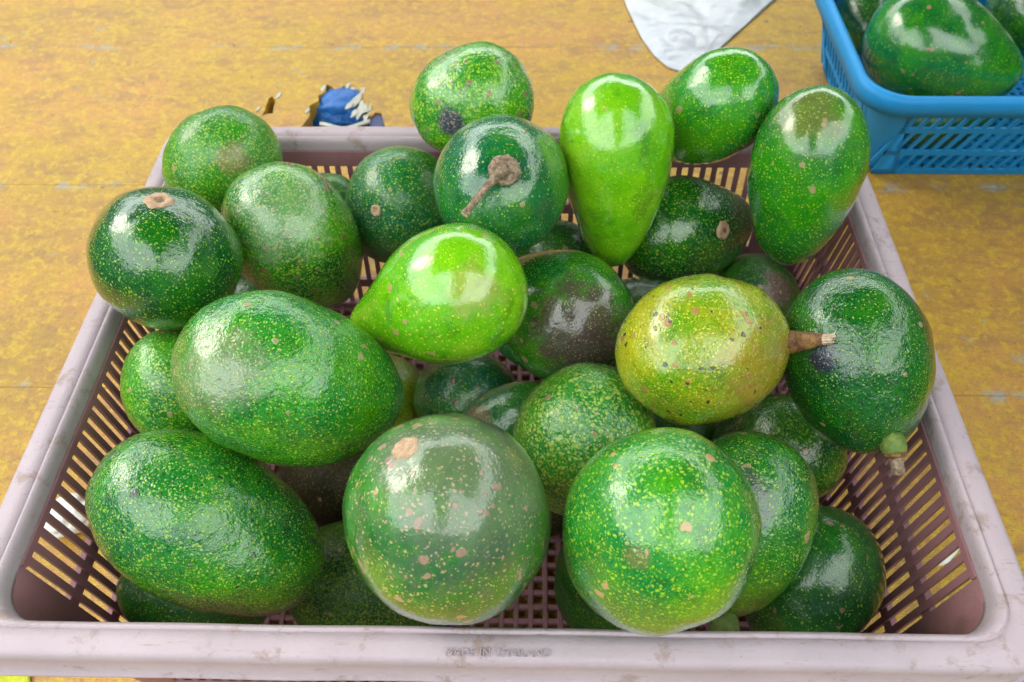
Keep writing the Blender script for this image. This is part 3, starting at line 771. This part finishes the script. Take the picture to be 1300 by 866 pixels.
# thick brown stem
R_, U_, T_ = cam_dirs(a_n)
p, n = on_skin(a_n, .0500, .004)
d = (R_*1.0+U_*.10+T_*.80).normalized()
V, F = tube([p-d*.006, p+d*.001, p+d*.003, p+d*.005, p+d*.0055, p+d*.010, p+d*.0140, p+d*.0150, p+d*.0170, p+d*.0185], [.0072, .0064, .0060, .0054, .0057, .0050, .0041, .0034, .0037, .0028], 22, True, .10, 3)
link('stem', mesh('stem', V, F, True), M_stembrown, a_n)
for k in range(9):
    a = 2*PI*k/9; s_ = d.cross(T_).normalized()*math.cos(a)*.0018+T_*math.sin(a)*.0018
    V, F = tube([p+d*.0165+s_, p+d*(.0235+.003*math.sin(k*3))+s_*1.3], [.0014, .0006], 6, True, .1, k)
    link('stem_splinter', mesh('stem_splinter', V, F), M_twig_end, a_n)
# green stem pointing down
R_, U_, T_ = cam_dirs(a_o)
p, n = on_skin(a_o, .0190, -.046)
d = (-U_*1.0+R_*.12+T_*.15).normalized()
V, F = tube([p-d*.004, p+d*.001, p+d*.004, p+d*.007, p+d*.0085], [.0050, .0066, .0070, .0060, .0046], 20, True, .10, 5)
link('stem_button', mesh('stem_button', V, F, True), M_stemgreen, a_o)
V, F = tube([p+d*.0074, p+d*.0088, p+d*.0105], [.0060, .0062, .0048], 18, True, .12, 8)
link('stem_collar', mesh('stem_collar', V, F, True), M_stembrown, a_o)
V, F = tube([p+d*.0065, p+d*.010, p+d*.014, p+d*.0175, p+d*.0200], [.0050, .0044, .0034, .0038, .0030], 16, True, .22, 6)
link('stem', mesh('stem', V, F, True), M_twig, a_o)
R_, U_, T_ = cam_dirs(a_w)
p, n = on_skin(a_w, -.010, -.052)
d = (-U_*1.0+T_*.2).normalized()
V, F = tube([p-d*.004, p+d*.003, p+d*.010, p+d*.012], [.006, .0085, .0085, .006], 18, True, .04, 5)
link('stem_button', mesh('stem_button', V, F, True), M_stemgreen, a_w)

# ---------------------------------------------------------------- blue basket with avocados
BZ = .130                                  # rim height
bx0, by0, bx1, by1 = .345, .553, .745, .86 # outer edge of the rim
tx0, ty0 = .382, .590                      # wall foot
bas = empty('basket', ((bx0+bx1)/2, (by0+by1)/2, 0))
tag(bas, 'bright blue plastic basket with slotted sides at the upper right, holding avocados', 'basket')
cx_, cy_ = bas.location.x, bas.location.y
def brr(u, rad, n=10):
    hx, hy = (bx1-bx0)/2-u, (by1-by0)/2-u; pts = []
    for (sx, sy, a0) in ((1,1,0),(-1,1,PI/2),(-1,-1,PI),(1,-1,3*PI/2)):
        for k in range(n+1):
            a = a0+PI/2*k/n; pts.append((sx*(hx-rad)+rad*math.cos(a), sy*(hy-rad)+rad*math.sin(a)))
    return pts
def brings(name, prof, close, n=10):
    V = []; F = []; m_ = 4*(n+1)
    for (u, z, rad) in prof: V += [(x, y, z) for x, y in brr(u, rad, n)]
    R_n = len(prof)
    for i in range(R_n if close else R_n-1):
        j = (i+1) % R_n
        for k in range(m_): F.append((i*m_+k, i*m_+(k+1) % m_, j*m_+(k+1) % m_, j*m_+k))
    me = mesh(name, V, F, True); bm = bmesh.new(); bm.from_mesh(me); bmesh.ops.recalc_face_normals(bm, faces=bm.faces); bm.to_mesh(me); bm.free()
    return me
link('rim', brings('rim', [(0,BZ-.020,.045),(0,BZ-.006,.045),(.0015,BZ-.0018,.045),(.005,BZ,.043),(.0095,BZ-.0015,.040),(.0115,BZ-.006,.038),(.0135,BZ-.026,.037),(.0105,BZ-.026,.038),(.0085,BZ-.008,.04),(.0025,BZ-.006,.043),(.0022,BZ-.020,.043)], True), M_blue, bas)
BT = .30                                    # inward lean per metre of drop
def bu(z): return .0085+BT*(BZ-z)
def lean_strip(half, z0, z1, t0, t1):
    V = []
    for x in (-half, half):
        for (z, t_) in ((z0, t0), (z0, t1), (z1, t1), (z1, t0)): V.append((x, bu(z)+t_, z))
    F = [(0,1,2,3),(7,6,5,4)]+[(k, k+4, (k+1) % 4+4, (k+1) % 4) for k in range(4)]
    me = mesh('rail', V, F); bm = bmesh.new(); bm.from_mesh(me); bmesh.ops.recalc_face_normals(bm, faces=bm.faces); bm.to_mesh(me); bm.free()
    return me
hxw, hyw = (bx1-bx0)/2, (by1-by0)/2
BS = ((hxw-.056, (0, -hyw), 0), (hxw-.056, (0, hyw), PI), (hyw-.056, (-hxw, 0), -PI/2), (hyw-.056, (hxw, 0), PI/2))
for (half, loc, rz) in BS:
    for (z0, z1) in ((BZ-.020, BZ-.027), (BZ-.050, BZ-.058), (BZ-.087, BZ-.095), (.010, .001)):
        o = link('rail', lean_strip(half, z0, z1, 0, .0030), M_blue, bas); o.location = (loc[0], loc[1], 0); o.rotation_euler = (0,0,rz)
    N_ = int(2*half/.0128)
    sh = .22
    V = []; F = []
    for z in (BZ-.021, .005):
        x = sh*(z-.06)
        V += [(x-.0024, bu(z)+.0004, z), (x+.0024, bu(z)+.0004, z), (x+.0021, bu(z)+.0026, z), (x-.0021, bu(z)+.0026, z)]
    F = [(3,2,1,0),(4,5,6,7)]+[(k, (k+1) % 4, (k+1) % 4+4, k+4) for k in range(4)]
    sm = mesh('slat', V, F)
    for k in range(N_+1):
        s = -half+2*half*k/N_
        o = link('slat', sm, M_blue, bas); o.location = (loc[0]+s*math.cos(rz), loc[1]+s*math.sin(rz), 0); o.rotation_euler = (0,0,rz)
for (sx, sy) in ((1,1),(-1,1),(-1,-1),(1,-1)):
    V = []; F = []; zs = [BZ-.010, .09, .05, .001]; rows = []
    for off in (0, .003):
        for z in zs:
            u = bu(z)+off; hx, hy = hxw-u, hyw-u; rad = .036-off
            pts = [(hxw-.056, hy)]
            for k in range(11):
                a = PI/2-PI/2*k/10; pts.append((hx-rad+rad*math.cos(a), hy-rad+rad*math.sin(a)))
            pts.append((hx, hyw-.056)); rows.append(len(V)); V += [(sx*x, sy*y, z) for x, y in pts]
    m_ = 13; nz = 4
    for o_ in (0, 1):
        for i in range(nz-1):
            for k in range(m_-1):
                a = rows[o_*nz+i]+k; b_ = rows[o_*nz+i+1]+k; F.append((a, a+1, b_+1, b_))
    for i in range(nz-1):
        for k in (0, m_-1): F.append((rows[i]+k, rows[i+1]+k, rows[nz+i+1]+k, rows[nz+i]+k))
    me = mesh('corner_panel', V, F, True); bm = bmesh.new(); bm.from_mesh(me); bmesh.ops.recalc_face_normals(bm, faces=bm.faces); bm.to_mesh(me); bm.free()
    link('corner_panel', me, M_blue, bas)
u0 = bu(.004)
nb = 26
V, F = box_vf(-.0025, .0025, -hyw+u0+.001, hyw-u0-.001, .002, .0055); fm = mesh('floor_bar', V, F)
for i in range(nb): link('floor_bar', fm, M_blue, bas).location = (-hxw+u0+.02+(2*(hxw-u0)-.04)*i/(nb-1), 0, 0)
V, F = box_vf(-hxw+u0+.001, hxw-u0-.001, -.0025, .0025, .0015, .005); fm = mesh('floor_bar', V, F)
for i in range(18): link('floor_bar', fm, M_blue, bas).location = (0, -hyw+u0+.02+(2*(hyw-u0)-.04)*i/17, 0)
GB = 'avocados in the blue basket'
def bav(key, label, c, ax, L, b, k, pal='mid', **kw):
    return avocado(key, label, pal, group=GB, spec=(c, ax, L, b, k), **kw)
bav('bone', 'large glossy avocado filling the near left corner of the blue basket', (.462,.676,.106), (-.80,.55,.10), .083, .060, .34, 'mid', fleck_scale=230., fleck_amount=.5, fleck_size=.22, scab=(.40,.15,.10), scab_amount=.5, rough=.2, bump=.1)
bav('btwo', 'avocado at the right edge of the photo behind the large one in the blue basket', (.590,.762,.115), (.3,.9,.2), .070, .052, .1, 'deep', fleck_scale=250., fleck_amount=.5, rough=.25, bump=.1)
bav('bthree', 'dark avocado in the far left of the blue basket', (.422,.800,.075), (.2,.9,.2), .050, .038, .1, 'deep', fleck_scale=250., fleck_amount=.4, rough=.3)
bav('bfour', 'dark shaded avocado low in the blue basket at the right edge of the photo', (.625,.655,.062), (.9,.3,.1), .055, .042, .1, 'deep', fleck_scale=250., fleck_amount=.4, rough=.3)
bav('bfive', 'shaded avocado on the floor of the blue basket below the large glossy one', (.480,.650,.042), (.9,.2,.1), .060, .037, .1, 'deep', fleck_scale=250., fleck_amount=.4, rough=.35)

# ---------------------------------------------------------------- things lying on the table
def sheet(name, poly_fn, nx, ny, amp, z0, mat, thick=.0012, seed=0, freq=22):
    V = []; F = []
    for j in range(ny+1):
        for i in range(nx+1):
            u, v = i/nx, j/ny
            x, y = poly_fn(u, v)
            q = Vector((x*freq, y*freq, seed))
            r = abs(noise.noise(q)) + .5*abs(noise.noise(q*2.3)) + .25*abs(noise.noise(q*5))
            ed = min(1, 6*min(u, 1-u, v*1.5, 1)); V.append((x, y, z0+amp*r*(.15+.85*ed)))
    n = len(V)
    V += [(v[0], v[1], v[2]-thick) for v in V]
    for j in range(ny):
        for i in range(nx):
            a = j*(nx+1)+i; F.append((a, a+1, a+nx+2, a+nx+1)); F.append((a+nx+1+n, a+nx+2+n, a+1+n, a+n))
    edge = [i for i in range(nx+1)]+[j*(nx+1)+nx for j in range(1, ny+1)]+[ny*(nx+1)+i for i in range(nx-1, -1, -1)]+[j*(nx+1) for j in range(ny-1, 0, -1)]
    for k in range(len(edge)):
        a, b_ = edge[k], edge[(k+1) % len(edge)]; F.append((a, a+n, b_+n, b_))
    return link(name, mesh(name, V, F, True), mat)
def plas(u, v):
    # v=0 is the near rounded tip, v=1 the far end out of frame
    yl = [(0,.215,.797),(.06,.195,.808),(.15,.180,.835),(.3,.166,.88),(.5,.152,.96),(1,.135,1.12)]
    yr = [(0,.222,.797),(.06,.240,.815),(.15,.262,.845),(.3,.292,.884),(.5,.348,.958),(1,.470,1.12)]
    def ip(t):
        for a, b_ in zip(t, t[1:]):
            if v <= b_[0]:
                f_ = (v-a[0])/(b_[0]-a[0]); return a[1]+(b_[1]-a[1])*f_, a[2]+(b_[2]-a[2])*f_
        return t[-1][1:]
    l, r = ip(yl), ip(yr)
    return l[0]+(r[0]-l[0])*u, l[1]+(r[1]-l[1])*u
o = sheet('plastic_sheet', plas, 60, 80, .010, .0018, M_sheet, .001, 4.0, 11)
tag(o, 'crumpled white plastic sheet lying on the table at the top of the photo', 'plastic sheet')

def scrap(name, c, rx, ry, rz_, seed, mat, sub=4):
    bm = bmesh.new(); bmesh.ops.create_icosphere(bm, subdivisions=sub, radius=1)
    for v in bm.verts:
        q = 1-.45*abs(noise.noise(v.co*2.4+Vector((seed, 0, 0))))-.15*abs(noise.noise(v.co*6+Vector((0, seed, 0))))
        v.co *= q; v.co.x *= rx; v.co.y *= ry; v.co.z *= rz_
    zm = min(v.co.z for v in bm.verts)
    for v in bm.verts: v.co.z -= zm
    me = bpy.data.meshes.new(name); bm.to_mesh(me); bm.free()
    for p_ in me.polygons: p_.use_smooth = True
    return link(name, me, mat, loc=c)
o = scrap('paper_scrap', (-.345, .165, 0), .024, .019, .014, 2.0, M_paper); o.rotation_euler = (0,0,.5)
tag(o, 'crumpled white paper scrap on the table, seen through the left wall slots', 'paper scrap')
o = scrap('paper_scrap', (.345, .146, 0), .016, .004, .003, 5.0, M_paper, 3); o.rotation_euler = (0,0,.7)
tag(o, 'thin white paper shred on the table, seen through the right wall slots', 'paper scrap')
def ragf(u, v): 
    return (-.46+(.142-.018*v*v)*u, -.02+.066*v)
o = sheet('yellow_cloth', ragf, 40, 24, .006, .002, M_lime, .0015, 8.0, 26)
tag(o, 'lime yellow cloth corner on the table below the front left of the crate', 'cloth')

# ---------------------------------------------------------------- stall awning overhead (unseen, sized for its dark reflection in every glossy skin)
aw = empty('stall_awning', (0, 0, 1.25))
tag(aw, 'dark canvas stall awning stretched above the table, out of the picture, sized to shape the reflections', 'awning')
AX0, AX1, AY0, AY1 = -.84, 1.05, -.05, 1.85
V = []; F = []; N_ = 24
for j in range(N_+1):
    for i in range(N_+1):
        u, v = i/N_, j/N_
        V.append((AX0+(AX1-AX0)*u, AY0+(AY1-AY0)*v, -.05*math.sin(PI*u)*math.sin(PI*v)+.01*math.sin(u*19)))
n = len(V); V += [(v[0], v[1], v[2]+.003) for v in V]
for j in range(N_):
    for i in range(N_):
        a = j*(N_+1)+i; F.append((a+N_+1, a+N_+2, a+1, a)); F.append((a+n, a+1+n, a+N_+2+n, a+N_+1+n))
link('canvas', mesh('canvas', V, F, True), M_awning, aw)
for (p0, p1) in (((AX0,AY0,.012),(AX1,AY0,.012)),((AX0,AY1,.012),(AX1,AY1,.012)),((AX0,AY0,.012),(AX0,AY1,.012)),((AX1,AY0,.012),(AX1,AY1,.012))):
    V, F = tube([p0, p1], [.012, .012], 12)
    link('frame_tube', mesh('frame_tube', V, F, True), M_steel, aw)

V = []; F = []  # added canvas strip, its dark reflection stands in for the photographer
for j in range(13):
    for i in range(7):
        u, v = i/6, j/12
        V.append((-.17+.34*u+.03*math.sin(v*5), -.05-1.35*v, .002-.06*math.sin(PI*v)+.012*math.sin(u*7)))
n = len(V); V += [(v[0], v[1], v[2]+.003) for v in V]
for j in range(12):
    for i in range(6):
        a = j*7+i; F.append((a, a+1, a+8, a+7)); F.append((a+n+7, a+n+8, a+n+1, a+n))
link('reflection_strip', mesh('reflection_strip', V, F, True), M_awning, aw)
# ---------------------------------------------------------------- added dark canvas screens that block low sky, all out of the picture
def screen(cx, cy, hw, rz, top, label):
    t = empty('sky_screen', (cx, cy, -.75)); t.rotation_euler = (0, 0, rz)
    tag(t, label, 'canvas screen')
    V = []; F = []; N_ = 60
    for j in (0, 1):
        for i in range(N_+1):
            x = -hw+2*hw*i/N_
            V.append((x, .03*math.sin(i*.9)+.02*math.sin(i*2.3), .05 if j == 0 else top+.75-.03*abs(math.sin(i*.26))))
    n = len(V); V += [(v[0], v[1]+.004, v[2]) for v in V]
    for i in range(N_):
        F.append((i, i+1, i+N_+2, i+N_+1)); F.append((i+n+N_+1, i+n+N_+2, i+n+1, i+n)); F.append((i+N_+1, i+N_+2, i+N_+2+n, i+N_+1+n))
    link('canvas', mesh('canvas', V, F, True), M_awning, t)
    for x in (-hw, 0, hw):
        V, F = tube([(x, .07, 0), (x, .07, top+.78)], [.02, .02], 12); link('post', mesh('post', V, F, True), M_steel, t)
screen(-1.9, .3, 2.2, PI/2, 1.05, 'added dark canvas screen blocking low sky to the left of the table, out of the picture')
screen(.98, .3, 2.2, PI/2, .78, 'added dark canvas screen shading the right side of the table, out of the picture')
screen(0, 3.2, 2.6, 0, 1.1, 'added dark canvas screen blocking low sky behind the table, out of the picture')
screen(0, -2.2, 2.4, 0, 1.5, 'added dark canvas screen blocking low sky opposite the table, out of the picture')
